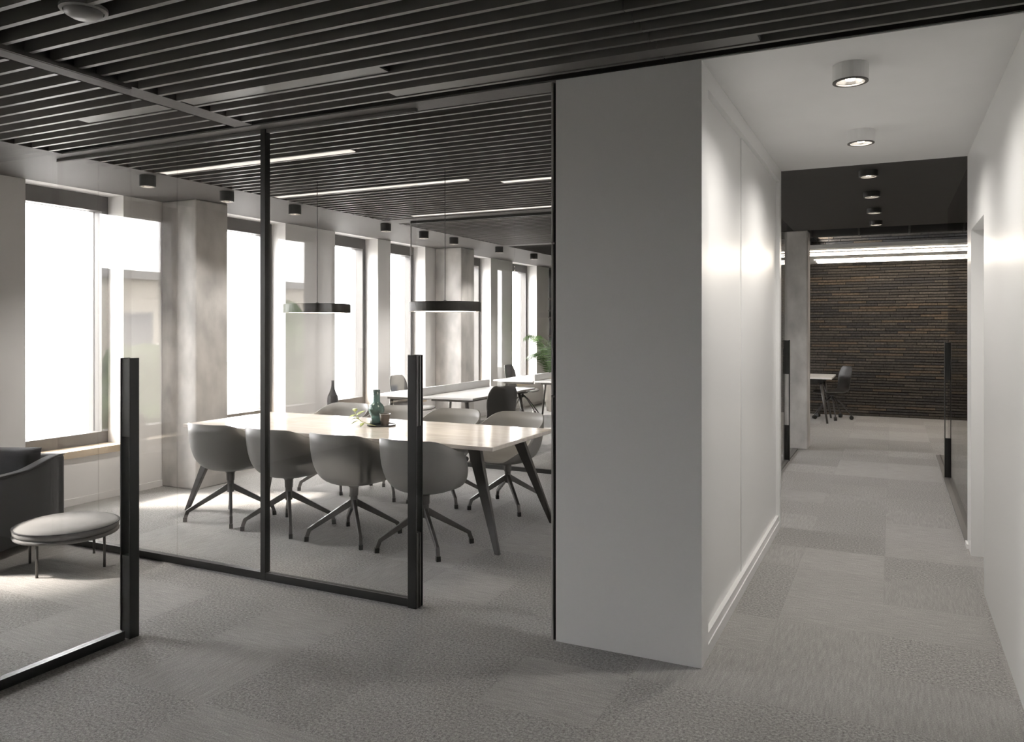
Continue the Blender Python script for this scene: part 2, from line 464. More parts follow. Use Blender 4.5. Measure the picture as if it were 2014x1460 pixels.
# ------------------------------------------------------------------ brick wall of long thin bricks
bw = struct(BX(XW - 0.05, X1, YB + 0.02, YB + 0.06, 0, 3.4).build('wall_brick', 'joint'), 'dark brown wall of long thin bricks')
CH, BH = 0.0475, 0.0345
bl = 0.455
br_me = []
for k in range(5):
    for L_ in (bl - 0.008,):
        br_me.append(BX(-L_ / 2, L_ / 2, 0, 0.04, 0, BH).mesh('brick', BR[k]))
far = [MB() for _ in range(5)]
vis = []
for r in range(70):
    z = r * CH + 0.004
    off = (r * 0.173 + random.random() * 0.11) % bl
    x = XW - 0.1 - off
    while x < X1:
        vis.append((abs(x + bl / 2 - 0.05), r, x + bl / 2, z)); x += bl
good = sorted([v for v in vis if -1.55 < v[2] < 1.3 and v[3] < 2.62], key=lambda v: v[0])
good = set((v[1], round(v[2], 4)) for v in good[:300])
for a, r, x, z in vis:
    k = random.choices(range(5), (0.3, 0.25, 0.12, 0.18, 0.15))[0]
    py = YB - 0.012 * random.random()
    if (r, round(x, 4)) in good:
        o = bpy.data.objects.new('brick', br_me[k]); C.objects.link(o); o.parent = bw; o.location = (x, py, z)
    elif x - bl / 2 > XW - 0.05 and x + bl / 2 < X1:
        far[k].box(x - bl / 2 + 0.004, x + bl / 2 - 0.004, py, py + 0.04, z, z + BH)
for k in range(5):
    o = far[k].build('bricks_beyond', BR[k], bw); o['kind'] = 'stuff'

# ------------------------------------------------------------------ glass partitions
def pull(root, x, y, along):
    """tall door pull on the free edge of a glass panel: two side plates with infill blocks top and bottom.
    along = unit direction from the free edge back into the glass ((-1,0) or (0,-1))"""
    ax, ay = along
    def blk(a0, a1, t0, t1, z0, z1):
        if ax: return BX(*sorted((x + ax * a0, x + ax * a1)), y + t0, y + t1, z0, z1)
        return BX(x + t0, x + t1, *sorted((y + ay * a0, y + ay * a1)), z0, z1)
    for sgn in (-1, 1):
        t = sorted((sgn * 0.028, sgn * 0.036))
        blk(0, 0.055, t[0], t[1], 0.0, 1.392).build('pull_plate', 'black', root, bevel=0.0015, seg=1)
    for z0, z1 in ((0.0, 0.41), (1.0, 1.388)):
        p = blk(0.006, 0.05, -0.028, 0.028, z0, z1).build('pull_infill', 'black', root)
        blk(0.002, 0.006, -0.022, -0.012, z0, z1).build('groove_rib', 'darkmetal', p)
        blk(0.002, 0.006, 0.006, 0.016, z0, z1).build('groove_rib', 'darkmetal', p)

GT = 0.006
YA = 3.672
ga = thing('glass_partition', 'clear glass partition with black mullion and floor rail fronting the meeting room', 'glass partition', (-3.46, YA, 0))
def loc(o, root):                                      # children are built in world coordinates
    o.location = o.location - root.location; return o
def kids_to_local(root):
    inv = Matrix.Translation(-Vector(root.location))
    def fix(o):
        o.data.transform(inv)
        for c in o.children: fix(c)
    for o in root.children: fix(o)
joints = [-5.42, -4.985, -4.215, -3.478]
for a, b in zip(joints[:-1], joints[1:]):
    BX(a + 0.0015, b - 0.0015, YA - GT, YA + GT, 0.045, H - 0.02).build('pane', 'glass', ga)
BX(-3.442, -2.362, YA - GT, YA + GT, 0.045, H - 0.02).build('pane', 'glass', ga)
BX(-3.478, -3.442, YA - 0.022, YA + 0.022, 0.0, H - 0.001).build('mullion', 'black', ga)
BX(-5.42, -3.478, YA - 0.02, YA + 0.02, 0.0, 0.045).build('floor_rail', 'black', ga)
BX(-3.442, -2.405, YA - 0.02, YA + 0.02, 0.0, 0.045).build('floor_rail', 'black', ga)
BX(-5.42, -3.478, YA - 0.012, YA + 0.012, H - 0.02, H - 0.001).build('head_rail', 'soffit', ga)
BX(-3.442, -2.362, YA - 0.012, YA + 0.012, H - 0.02, H - 0.001).build('head_rail', 'soffit', ga)
pull(ga, -2.345, YA, (-1, 0))
kids_to_local(ga)

XB = -3.43
gb = thing('glass_partition', 'clear glass partition with low black rail between foyer and lounge armchair', 'glass partition', (XB, 1.2, 0))
jj = [2.705, 1.55, 0.35, -0.9]
for b, a in zip(jj[:-1], jj[1:]):
    BX(XB - GT, XB + GT, a + 0.0015, b - 0.0015, 0.045, H - 0.02).build('pane', 'glass', gb)
BX(XB - 0.02, XB + 0.02, -0.9, 2.655, 0, 0.045).build('floor_rail', 'black', gb)
BX(XB - 0.012, XB + 0.012, -0.9, 2.70, H - 0.02, H + 0.002).build('head_rail', 'soffit', gb)
pull(gb, XB, 2.725, (0, -1))
kids_to_local(gb)

YK = 7.60
gk = thing('glass_partition', 'clear glass partition behind the meeting table in front of the white desks', 'glass partition', (-4, YK, 0))
jj = [-4.965, -3.65, -2.55, -1.50]
for a, b in zip(jj[:-1], jj[1:]):
    BX(a + 0.0015, b - 0.0015, YK - GT, YK + GT, 0.045, H - 0.03).build('pane', 'glass', gk)
BX(jj[0], -1.5, YK - 0.02, YK + 0.02, 0, 0.045).build('floor_rail', 'black', gk)
BX(jj[0], -1.5, YK - 0.02, YK + 0.02, H - 0.03, H - 0.003).build('head_rail', 'black', gk)
BX(-4.972, -4.966, YK - 0.008, YK + 0.008, 0.045, H - 0.03).build('edge_trim', 'grey', gk)
for zz in (2.37, 1.0):
    BX(-4.975, -4.955, YK - 0.014, YK + 0.014, zz, zz + 0.09).build('glass_clip', 'steel', gk)
kids_to_local(gk)

XC = 0.515
gc = thing('glass_partition', 'clear glass side partition with dark floor track right of the dark ceiling corridor', 'glass partition', (XC, 8, 0))
for a, b in ((6.42, 7.80), (7.80, 9.16)):
    BX(XC - GT, XC + GT, a + 0.0015, b - 0.0015, 0.012, H - 0.01).build('pane', 'glass', gc)
BX(XC - 0.045, XC + 0.045, 6.42, 10.68, 0, 0.012).build('floor_track', 'frame', gc)
BX(XC - 0.006, XC + 0.006, 9.3, 10.68, 0.012, 0.016).build('track_groove', 'black', gc)
pull(gc, XC, 9.17, (0, -1))
kids_to_local(gc)
XD = -1.10
gd = thing('glass_partition', 'clear glass side partition ending at the concrete column by the corridor', 'glass partition', (XD, 8, 0))
BX(XD - GT, XD + GT, 6.42, 9.56, 0.012, H - 0.01).build('pane', 'glass', gd)
BX(XD - 0.03, XD + 0.03, 6.42, 10.47, 0, 0.012).build('floor_track', 'frame', gd)
pull(gd, XD, 9.57, (0, -1))
kids_to_local(gd)

# door jamb on the edge of the white block
dj = thing('door_jamb', 'slim grey door jamb with hinge pins on the edge of the white wall block', 'door jamb', (-1.50, 3.60, 0))
BX(-1.516, -1.508, 3.575, 3.66, 0, H - 0.003).build('jamb_strip', 'grey', dj)
BX(-1.508, -1.4905, 3.585, 3.66, 0, H - 0.003).build('jamb_gasket', 'black', dj)
for z in (1.96, 1.205):
    MB().tube([(-1.512, 3.566, z), (-1.498, 3.572, z)], 0.006).build('hinge_pin', 'steel', dj)
kids_to_local(dj)

# ------------------------------------------------------------------ downlights
def downlight(name, label, col, loc_, r=0.062, h=0.085, group=None, watts=20, spot=100, blend=0.7, z=H):
    t = thing(name, label, 'ceiling light', (loc_[0], loc_[1], z), 0, group)
    MB().lathe([(0.0001, -0.0), (r, -0.0), (r, -h), (r * 0.9, -h), (r * 0.86, -h + 0.012), (r * 0.86, -h + 0.03)], 28).build('housing', col, t, smooth=False)
    MB().lathe([(r * 0.99, -h + 0.001), (r * 0.99, -h - 0.005), (r * 0.80, -h - 0.005), (r * 0.80, -h - 0.001)], 28).build('bezel', 'frame', t)
    MB().lathe([(r * 0.84, -h + 0.004), (r * 0.6, -h + 0.03), (r * 0.3, -h + 0.04), (0.0001, -h + 0.042)], 24).build('reflector', 'reflector', t, smooth=True)
    MB().lathe([(0.0001, -h + 0.004), (r * 0.26, -h + 0.006), (r * 0.3, -h + 0.03), (0.0001, -h + 0.034)], 16).build('lamp', 'bulb', t, smooth=True)
    ld = bpy.data.lights.new('downlight_beam', 'SPOT'); ld.energy = watts; ld.spot_size = math.radians(spot); ld.spot_blend = blend
    ld.color = (1.0, 0.955, 0.90); ld.shadow_soft_size = 0.04
    lo = bpy.data.objects.new('downlight_beam', ld); C.objects.link(lo); lo.parent = t; lo.location = (0, 0, -h - 0.012)
    return t
for n, y in zip(('nearer the dark slats', 'nearer the dark ceiling'), (3.94, 5.29)):
    downlight('surface_downlight', 'white round surface downlight on the corridor ceiling, ' + n, 'white', (-0.174, y), 0.078, 0.075, 'white corridor downlights', 37, 160, 0.85)
for n, y in zip(('first', 'second', 'third', 'fourth'), (6.68, 7.75, 8.85, 9.89)):
    downlight('surface_downlight', 'black round downlight on the dark corridor ceiling, %s after the white ceiling' % n, 'black', (-0.166, y), 0.07, 0.042, 'black corridor downlights', 20, 100)
for n, y in zip(('first', 'second', 'third', 'fourth', 'fifth', 'sixth', 'seventh', 'eighth'), (4.38, 5.21, 6.10, 7.66, 8.49, 9.25, 10.62, 11.90)):
    downlight('soffit_downlight', 'black cylinder downlight on the window soffit, %s going from the lounge to the bricks' % n, 'black', (-5.36, y), 0.062, 0.085, 'black downlights along the window soffit', 36, 110)

# ------------------------------------------------------------------ linear lamps and glow stand-in panels between slats
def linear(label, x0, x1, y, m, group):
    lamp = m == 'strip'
    t = thing('linear_lamp' if lamp else 'ceiling_glow_standin', label, 'ceiling light' if lamp else 'ceiling glow stand-in', ((x0 + x1) / 2, y, H + 0.004), 0, group)  # unlit panels are added in place of warm light on foyer slats
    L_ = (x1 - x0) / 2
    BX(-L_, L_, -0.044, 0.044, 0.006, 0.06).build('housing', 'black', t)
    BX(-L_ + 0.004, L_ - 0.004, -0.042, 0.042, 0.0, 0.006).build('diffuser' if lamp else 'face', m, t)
def gap(yv, arr):
    a = min(arr, key=lambda q: abs(q + PITCH / 2 - yv)); return a + PITCH / 2
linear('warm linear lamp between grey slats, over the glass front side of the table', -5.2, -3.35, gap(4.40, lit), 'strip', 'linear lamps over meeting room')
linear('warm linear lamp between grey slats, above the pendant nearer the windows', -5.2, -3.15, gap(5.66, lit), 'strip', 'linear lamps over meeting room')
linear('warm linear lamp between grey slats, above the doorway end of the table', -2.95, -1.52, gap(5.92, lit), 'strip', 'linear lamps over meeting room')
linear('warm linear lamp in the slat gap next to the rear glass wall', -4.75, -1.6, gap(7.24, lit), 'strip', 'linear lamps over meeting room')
linear('added glow stand-in panel in dark slats on the lounge side of the cross beam', -4.3, -3.60, gap(3.10, ySl), 'slat', 'added glow stand-in panels in foyer slats')
linear('added glow stand-in panel in dark slats on the corridor side of the cross beam', -3.44, -2.15, gap(3.10, ySl), 'slat', 'added glow stand-in panels in foyer slats')
linear('added glow stand-in panel in the dark slat gap over the meeting room doorway', -2.35, -0.5, gap(3.39, ySl), 'slat', 'added glow stand-in panels in foyer slats')
linear('added glow stand-in panel in dark slats beside the round smoke detector', -5.0, -3.62, gap(2.03, ySl), 'slat', 'added glow stand-in panels in foyer slats')
t = thing('smoke_detector', 'flat round smoke detector mounted below dark ceiling slats', 'smoke detector', (-2.78, 1.985, H))
MB().lathe([(0.0001, 0.012), (0.085, 0.012), (0.085, 0.0), (0.072, -0.004)], 32).build('base_ring', 'smoke', t, smooth=False)
MB().lathe([(0.068, -0.002), (0.066, -0.014), (0.045, -0.026), (0.0001, -0.029)], 32).build('sensor_cover', 'smoke', t, smooth=True)

# ------------------------------------------------------------------ far ceiling raft with LED lines
rf = thing('light_raft', 'pale ceiling raft with long LED lines in front of the bricks', 'ceiling raft', (1.2, 13.2, 2.65))
BX(-4.6, 2.7, -1.35, 1.68, 0.0, 0.05).build('raft_panel', 'white', rf)
for y in (12.22, 12.64, 12.98, 13.84, 14.22, 14.50):
    BX(-2.36, 2.6, y - 13.2 - 0.018, y - 13.2 + 0.018, -0.012, 0.0).build('led_line', 'led', rf)
for x in (-2.2, 0.2, 2.5):
    for y in (-0.8, 1.5):
        MB().tube([(x, y, 0.05), (x, y, 0.80)], 0.004, 6).build('hanger', 'black', rf)

dk = thing('ventilation_duct', 'black ribbed ventilation duct above the pale ceiling raft', 'duct', (1.2, 11.5, 2.75))
MB().tube([(-4.4, 0, 0.30), (2.75, 0, 0.30)], 0.28, 28).build('duct_pipe', 'blackmatte', dk, smooth=True)
for k in range(12):
    x = -4.0 + 0.6 * k
    MB().tube([(x - 0.012, 0, 0.30), (x + 0.012, 0, 0.30)], 0.287, 28).build('duct_rib', 'black', dk)

# ------------------------------------------------------------------ meeting table
TX0, TX1, TY0, TY1, TZ = -5.33, -2.42, 4.70, 5.75, 0.735
mt = thing('meeting_table', 'long pale stone meeting table on splayed dark legs', 'table', ((TX0 + TX1) / 2, (TY0 + TY1) / 2, 0))
a, b = (TX1 - TX0) / 2, (TY1 - TY0) / 2
BX(-a, a, -b, b, TZ - 0.03, TZ).build('tabletop', 'table', mt, bevel=0.004)
BX(-a + 0.45, a - 0.45, -0.06, 0.06, TZ - 0.075, TZ - 0.03).build('under_rail', 'darkmetal', mt)
for sx in (-1, 1):
    BX(*sorted((sx * (a - 0.45), sx * (a - 0.38))), -b + 0.12, b - 0.12, TZ - 0.06, TZ - 0.03).build('cross_rail', 'darkmetal', mt)
    for sy in (-1, 1):
        top = Vector((sx * (a - 0.24), sy * (b - 0.18), TZ - 0.031)); bot = Vector((sx * (a + 0.01), sy * (b - 0.05), 0.0))
        wt, wb = (0.060, 0.016)
        lo = [bot + Vector((q[0] * 0.019, q[1] * 0.013, 0)) for q in ((-1, -1), (1, -1), (1, 1), (-1, 1))]
        hi = [top + Vector((q[0] * 0.050, q[1] * 0.022, 0)) for q in ((-1, -1), (1, -1), (1, 1), (-1, 1))]
        MB().hexa(lo, hi).build('leg', 'tleg', mt, bevel=0.004)

# ------------------------------------------------------------------ shell armchairs round the table
def sm(x, a, b):
    x = min(1, max(0, (x - a) / (b - a))); return x * x * (3 - 2 * x)
def shell_me():
    n, nt_ = 56, 13
    mb = MB(); zb = 0.395
    for j in range(nt_ + 1):
        t = j / nt_
        rho = 1 - (1 - t) ** 2.3; f = t ** 2.5
        for k in range(n):
            a = 2 * PI * k / n                      # 0 = back
            aa = abs((a + PI) % (2 * PI) - PI)
            dg = math.degrees(aa)
            hr = 0.79 - 0.10 * sm(dg, 35, 95) - 0.165 * sm(dg, 90, 132) - 0.095 * sm(dg, 125, 165)
            sx, sy = -math.sin(a), -math.cos(a)
            p = 2.5
            q = (abs(sx) ** p + abs(sy) ** p) ** (-1 / p)
            hx, hy = 0.285, (0.27 if sy < 0 else 0.26)
            lean = 0.03 * sm(dg, 180, 0) * f
            x, y = sx * q * hx * rho, sy * q * hy * rho
            if sy < 0: y -= lean
            z = zb + (hr - zb) * f
            if sy > 0 and t > 0.75: z -= 0.012 * sm(dg, 140, 180) * (t - 0.75) / 0.25
            mb.v.append((x, y, z))
    for j in range(nt_):
        for k in range(n):
            a0 = j * n + k; a1 = j * n + (k + 1) % n
            mb.f.append((a0, a1, a1 + n, a0 + n))
    return mb
def make_shell_chair():
    t = thing('shell_armchair', '', 'chair')
    shell_me().build('seat_shell', 'shell', t, smooth=True, solid=0.011)
    MB().lathe([(0.0001, 0.392), (0.045, 0.392), (0.040, 0.375), (0.033, 0.368), (0.031, 0.31), (0.027, 0.305), (0.027, 0.215), (0.0001, 0.205)], 24).build('pedestal', 'darkmetal', t, smooth=False)
    for k in range(4):
        a = PI / 4 + k * PI / 2
        d = Vector((math.cos(a), math.sin(a), 0))
        l = MB()
        l.bar(d * 0.012 + Vector((0, 0, 0.262)), d * 0.328 + Vector((0, 0, 0.078)), 0.026, 0.048, 0.022, 0.028)
        l.bar(d * 0.318 + Vector((0, 0, 0.088)), d * 0.338 + Vector((0, 0, 0.032)), 0.024, 0.030, 0.024, 0.028, up=d)
        lg = l.build('leg', 'darkmetal', t, bevel=0.004)
        MB().bar(d * 0.338 + Vector((0, 0, 0.034)), d * 0.340, 0.027, 0.031, 0.027, 0.031, up=d).build('glide', 'black', lg)
    return t
ch0 = make_shell_chair()
rowF = [(-4.81, 4.715), (-4.19, 4.70), (-3.56, 4.685), (-2.94, 4.675)]
rowB = [(-4.80, 6.03), (-4.19, 6.03), (-3.58, 6.03), (-2.965, 6.035)]
od = ['first', 'second', 'third', 'fourth']
for i, (x, y) in enumerate(rowF):
    lb = 'dark grey shell armchair on the table\'s glass-front side, %s from the concrete column' % od[i]
    if i == 0:
        ch0.location = (x, y, 0); ch0['label'] = lb; ch0['group'] = 'shell armchairs round the meeting table'; c = ch0
    else:
        c = dup(ch0, (x, y, 0), 0, lb)
    c.rotation_euler.z = (0.02, -0.02, 0.0, 0.03)[i]
for i, (x, y) in enumerate(rowB):
    dup(ch0, (x, y, 0), PI + (0.03, -0.04, 0.02, -0.05)[i], 'dark grey shell armchair on the table\'s desk side, %s from the concrete column' % od[i])

# ------------------------------------------------------------------ pendants over the table
def pendant(x, y, label):
    t = thing('pendant_lamp', label, 'pendant lamp', (x, y, 1.662), 0, 'disc pendants over the meeting table')
    R_ = 0.275
    MB().lathe([(0.0001, 0.072), (R_ - 0.01, 0.075), (R_, 0.070), (R_, 0.0), (R_ - 0.012, 0.0), (R_ - 0.012, 0.012)], 56).build('shade', 'pendant', t)
    MB().lathe([(0.0001, 0.004), (R_ - 0.013, 0.004), (R_ - 0.013, 0.010)], 56).build('diffuser', 'glow', t)
    MB().tube([(0, 0, 0.073), (0, 0, H - 1.662 + 0.02)], 0.0028, 8).build('cable', 'black', t)
    MB().lathe([(0.0001, 0.088), (0.012, 0.086), (0.012, 0.073)], 12).build('cable_grip', 'black', t)
    return t
pendant(-4.33, 5.20, 'thin dark disc pendant over the table, nearer the windows')
pendant(-3.09, 5.20, 'thin dark disc pendant over the table, nearer the white wall block')

# ------------------------------------------------------------------ things on the table
def on(px, py):        # helper: a spot on the table
    return (px, py, TZ + 0.0005)
t = thing('round_tray', 'small black round tray under bottle and cup on the table', 'tray', on(-3.775, 5.335))
MB().lathe([(0.0001, 0.0), (0.115, 0.0), (0.122, 0.012), (0.117, 0.012), (0.110, 0.005), (0.0001, 0.005)], 40).build('dish', 'tray', t)
t = thing('green_bottle', 'sea-green waisted glass bottle standing on the meeting table', 'bottle', (-3.85, 5.37, TZ + 0.006))
MB().lathe([(0.0001, 0.0), (0.046, 0.0), (0.055, 0.012), (0.048, 0.04), (0.046, 0.062), (0.056, 0.085), (0.066, 0.112), (0.062, 0.142), (0.046, 0.166),
            (0.031, 0.178), (0.029, 0.20), (0.029, 0.278), (0.024, 0.280), (0.024, 0.20), (0.028, 0.182), (0.056, 0.14), (0.060, 0.112), (0.05, 0.085), (0.04, 0.06), (0.042, 0.012), (0.0001, 0.008)], 36).build('body', 'bottle', t, smooth=True)
MB().lathe([(0.029, 0.279), (0.0305, 0.283), (0.024, 0.283), (0.024, 0.279)], 36).build('rim', 'bottle', t, smooth=True)
t = thing('tumbler', 'dark brown tapered tumbler beside the sea-green bottle', 'cup', (-3.715, 5.295, TZ + 0.006))
MB().lathe([(0.0001, 0.0), (0.030, 0.0), (0.045, 0.095), (0.042, 0.095), (0.028, 0.008), (0.0001, 0.008)], 28).build('body', 'cup', t, smooth=False)
MB().lathe([(0.045, 0.095), (0.0455, 0.098), (0.042, 0.098), (0.042, 0.095)], 28).build('rim', 'steel', t)
sg = thing('leaf_sprig', 'green leafy sprig lying on the table against the bottle', 'sprig', (-3.885, 5.20, TZ + 0.013))
MB().tube([(0.17, -0.035, 0.008), (0.08, -0.012, 0.016), (0.0, 0.01, 0.03), (-0.05, 0.02, 0.055), (-0.08, 0.03, 0.10)], [0.004, 0.0035, 0.003, 0.0025, 0.002], 6).build('stem', 'stem', sg, smooth=True)
def leaf_me(L_, W_, bend):
    mb = MB(); n = 7
    for i in range(n + 1):
        t_ = i / n; w_ = W_ * math.sin(PI * min(1, t_ * 0.96 + 0.03)) ** 0.8
        z = -bend * t_ * t_
        mb.v += [(t_ * L_, -w_, z + 0.18 * w_), (t_ * L_, 0, z), (t_ * L_, w_, z + 0.18 * w_)]
    for i in range(n):
        for k in range(2):
            a0 = i * 3 + k; mb.f.append((a0, a0 + 1, a0 + 4, a0 + 3))
    return mb
for p, rz, ry, L_ in (((-0.03, 0.01, 0.045), 2.7, -0.25, 0.10), ((-0.05, 0.02, 0.055), 3.6, 0.3, 0.11), ((-0.08, 0.03, 0.10), 2.2, -0.5, 0.08),
                      ((-0.07, 0.03, 0.08), 4.3, 0.25, 0.09), ((-0.06, 0.025, 0.07), 1.2, -0.6, 0.09), ((-0.02, 0.0, 0.035), 3.9, 0.30, 0.09), ((0.03, 0.0, 0.02), 4.9, 0.1, 0.06)):
    o = leaf_me(L_, L_ * 0.26, 0.02).build('leaf', 'sprig', sg, p, smooth=True, solid=0.001); o.rotation_euler = (0, ry, rz)

# ------------------------------------------------------------------ lounge: armchair and pouf
ac = thing('lounge_armchair', 'charcoal upholstered lounge armchair with loose black cushion beside the window', 'armchair', (-5.76, 3.18, 0), math.radians(20))
# local frame: +X outer side towards the foyer, +Y the back, the sitter faces -Y
def soft(mb, name, m, par, bev=0.03, sub=0):
    return mb.build(name, m, par, bevel=bev, seg=4, smooth=True, subsurf=sub)
BX(-0.40, 0.40, -0.46, 0.40, 0.055, 0.30).build('seat_base', 'sofa', ac, bevel=0.02, seg=3)
def arm(x0, x1):
    mb = MB(); n = 18
    prof = []
    for i in range(n + 1):
        t_ = i / n; y = -0.48 + 0.96 * t_
        z = 0.555 + 0.055 * sm(t_, 0.55, 0.95) + 0.01 * (1 - sm(t_, 0, 0.2))
        prof.append((y, z))
    for y, z in prof:
        mb.v += [(x0, y, 0.055), (x1, y, 0.055), (x1, y, z), (x0, y, z)]
    for i in range(n):
        for k in range(4):
            a0 = i * 4 + k; a1 = i * 4 + (k + 1) % 4
            mb.f.append((a0, a1, a1 + 4, a0 + 4))
    mb.f.append((3, 2, 1, 0)); mb.f.append((n * 4, n * 4 + 1, n * 4 + 2, n * 4 + 3))
    return mb
arm(0.36, 0.44).build('armrest', 'sofa', ac, bevel=0.018, seg=3, smooth=False)
arm(-0.44, -0.36).build('armrest', 'sofa', ac, bevel=0.018, seg=3, smooth=False)
MB().tube([(0.44, -0.48 + 0.96 * i / 18, 0.553 + 0.055 * sm(i / 18, 0.55, 0.95)) for i in range(19)], 0.006, 8).build('piping', 'sofa', ac, smooth=True)
BX(-0.44, 0.44, 0.385, 0.50, 0.055, 0.612).build('back_panel', 'sofa', ac, bevel=0.035, seg=4)
BX(-0.355, 0.355, -0.47, 0.30, 0.30, 0.42).build('seat_cushion', 'sofa_c', ac, bevel=0.04, seg=4)
def pillow(w_, h_, t_):
    mb = MB(); n = 14
    for side in (1, -1):
        base = len(mb.v)
        for i in range(n + 1):
            for j in range(n + 1):
                u, v = 2 * i / n - 1, 2 * j / n - 1
                e = max(0.0, (1 - u ** 4) * (1 - v ** 4)) ** 0.45
                pin = 1 - 0.07 * (1 - abs(u * v)) * (u * u + v * v) / 2
                mb.v.append((u * w_ / 2 * pin, side * t_ / 2 * e * (1 + 0.10 * math.sin(7 * u + 3 * v)), v * h_ / 2 * pin))
        for i in range(n):
            for j in range(n):
                a0 = base + i * (n + 1) + j
                mb.f.append((a0, a0 + 1, a0 + n + 2, a0 + n + 1))
    return mb
o = pillow(0.76, 0.36, 0.20).build('back_cushion', 'sofa_c', ac, (0.0, 0.30, 0.50), smooth=True); o.rotation_euler.x = -0.12
for sx in (-1, 1):
    for sy in (-0.40, 0.42):
        MB().tube([(sx * 0.38, sy, 0), (sx * 0.38, sy, 0.057)], 0.014, 10).build('foot', 'black', ac)
cu = tag(pillow(0.40, 0.40, 0.14).build('throw_cushion', 'sofa_c', None, (-5.60, 2.93, 0.60), smooth=True), 'black pointed throw cushion propped in the lounge armchair', 'cushion')
cu.rotation_euler = (0.15, math.radians(20), math.radians(70))

pf = thing('pouf', 'round grey felt pouf with flat cushion on thin dark legs', 'pouf', (-4.82, 3.325, 0), math.radians(63))
R_ = 0.308
MB().lathe([(0.0001, 0.200), (R_ - 0.03, 0.200), (R_ - 0.006, 0.207), (R_, 0.218), (R_ - 0.006, 0.229), (0.0001, 0.229)], 64).build('base_disc', 'pouf', pf, smooth=True)
MB().lathe([(0.0001, 0.229), (R_ - 0.014, 0.229), (R_ - 0.004, 0.239), (R_ - 0.001, 0.257), (R_ - 0.012, 0.275), (R_ - 0.05, 0.289), (R_ - 0.14, 0.297), (0.0001, 0.300)], 64).build('cushion', 'pouf', pf, smooth=True)
MB().lathe([(R_ - 0.001, 0.267), (R_ + 0.003, 0.270), (R_ - 0.002, 0.274), (R_ - 0.012, 0.271)], 64).build('piping', 'sofa', pf, smooth=True)
for k in range(4):
    a = PI / 4 + k * PI / 2
    MB().tube([(0.265 * math.cos(a), 0.265 * math.sin(a), 0), (0.265 * math.cos(a), 0.265 * math.sin(a), 0.201)], 0.0085, 10).build('leg', 'darkmetal', pf, smooth=True)

# ------------------------------------------------------------------ office desks and chairs
def make_desk(label, loc_, w_, l_, rz=0.0, group='white bench desks'):
    t = thing('bench_desk', label, 'desk', loc_, rz, group)
    for s in (-1, 1):
        BX(*sorted((s * 0.012, s * w_ / 2)), -l_ / 2, l_ / 2, 0.712, 0.735).build('desktop', 'desk', t, bevel=0.003)
        BX(*sorted((s * 0.06, s * (w_ / 2 - 0.12))), -l_ / 2 + 0.12, l_ / 2 - 0.12, 0.675, 0.712).build('under_frame', 'darkmetal', t)
    BX(-0.010, 0.010, -l_ / 2 + 0.02, l_ / 2 - 0.02, 0.69, 0.83).build('divider', 'desk', t)
    for sx in (-1, 1):
        for sy in (-1, 1):
            MB().tube([(sx * (w_ / 2 - 0.17), sy * (l_ / 2 - 0.16), 0.712), (sx * (w_ / 2 - 0.06), sy * (l_ / 2 - 0.07), 0)], [0.024, 0.014], 12).build('leg', 'darkmetal', t, smooth=True)
    return t
make_desk('white bench desk with low divider right behind the rear glass partition', (-4.93, 8.62, 0), 1.36, 1.72)
make_desk('white bench desk with low divider near the potted palm', (-4.80, 11.55, 0), 1.36, 1.80)

def make_office_chair():
    t = thing('task_chair', '', 'chair')
    prof = [(0.25, 0.425, 0.40), (0.20, 0.445, 0.45), (0.05, 0.435, 0.46), (-0.10, 0.43, 0.44), (-0.19, 0.455, 0.40), (-0.235, 0.53, 0.38),
            (-0.255, 0.64, 0.41), (-0.275, 0.74, 0.42), (-0.30, 0.83, 0.38), (-0.315, 0.885, 0.28)]
    mb = MB(); n = 8
    for i, (y, z, w_) in enumerate(prof):
        for k in range(n + 1):
            u = 2 * k / n - 1
            back = sm(z, 0.46, 0.6)
            mb.v.append((u * w_ / 2, y + back * 0.05 * u * u, z + (1 - back) * 0.025 * u ** 4))
    for i in range(len(prof) - 1):
        for k in range(n):
            a0 = i * (n + 1) + k; mb.f.append((a0, a0 + 1, a0 + n + 2, a0 + n + 1))
    mb.build('seat_shell', 'ochair', t, smooth=True, solid=0.014, subsurf=1)
    MB().lathe([(0.0001, 0.425), (0.11, 0.422), (0.09, 0.40), (0.03, 0.39), (0.028, 0.33), (0.0001, 0.32)], 20).build('pedestal', 'ochair', t)
    for k in range(5):
        a = PI / 2 + k * 2 * PI / 5
        d = Vector((math.cos(a), math.sin(a), 0))
        lg = MB().tube([d * 0.015 + Vector((0, 0, 0.375)), d * 0.12 + Vector((0, 0, 0.29)), d * 0.30 + Vector((0, 0, 0.085)), d * 0.305 + Vector((0, 0, 0.055))], [0.013, 0.012, 0.010, 0.010], 8).build('leg', 'ochair', t, smooth=True)
        sd = Vector((-d.y, d.x, 0))
        MB().tube([d * 0.305 - sd * 0.022 + Vector((0, 0, 0.033)), d * 0.305 + sd * 0.022 + Vector((0, 0, 0.033))], 0.033, 14).build('castor', 'black', lg)
    return t
oc = make_office_chair()
spots = [((-5.84, 8.98), -PI / 2, 'black task chair on the window side of the desk behind the rear glass'),
         ((-4.17, 8.06), 1.05, 'black task chair on the aisle side of the desk behind the rear glass'),
         ((-5.74, 12.25), -PI / 2, 'black task chair on the window side of the desk near the palm'),
         ((-4.02, 11.25), PI / 2, 'black task chair on the aisle side of the desk near the palm'),
         ((-0.91, 14.17), PI / 2 + 0.55, 'black task chair on castors at the desk by the brick wall')]
for i, ((x, y), rz, lb) in enumerate(spots):
    if i == 0:
        oc.location = (x, y, 0); oc.rotation_euler.z = rz; oc['label'] = lb; oc['group'] = 'black task chairs'
    else:
        dup(oc, (x, y, 0), rz, lb)
t = thing('work_desk', 'pale wood-topped work desk with dark legs by the brick wall', 'desk', (-1.62, 13.85, 0))
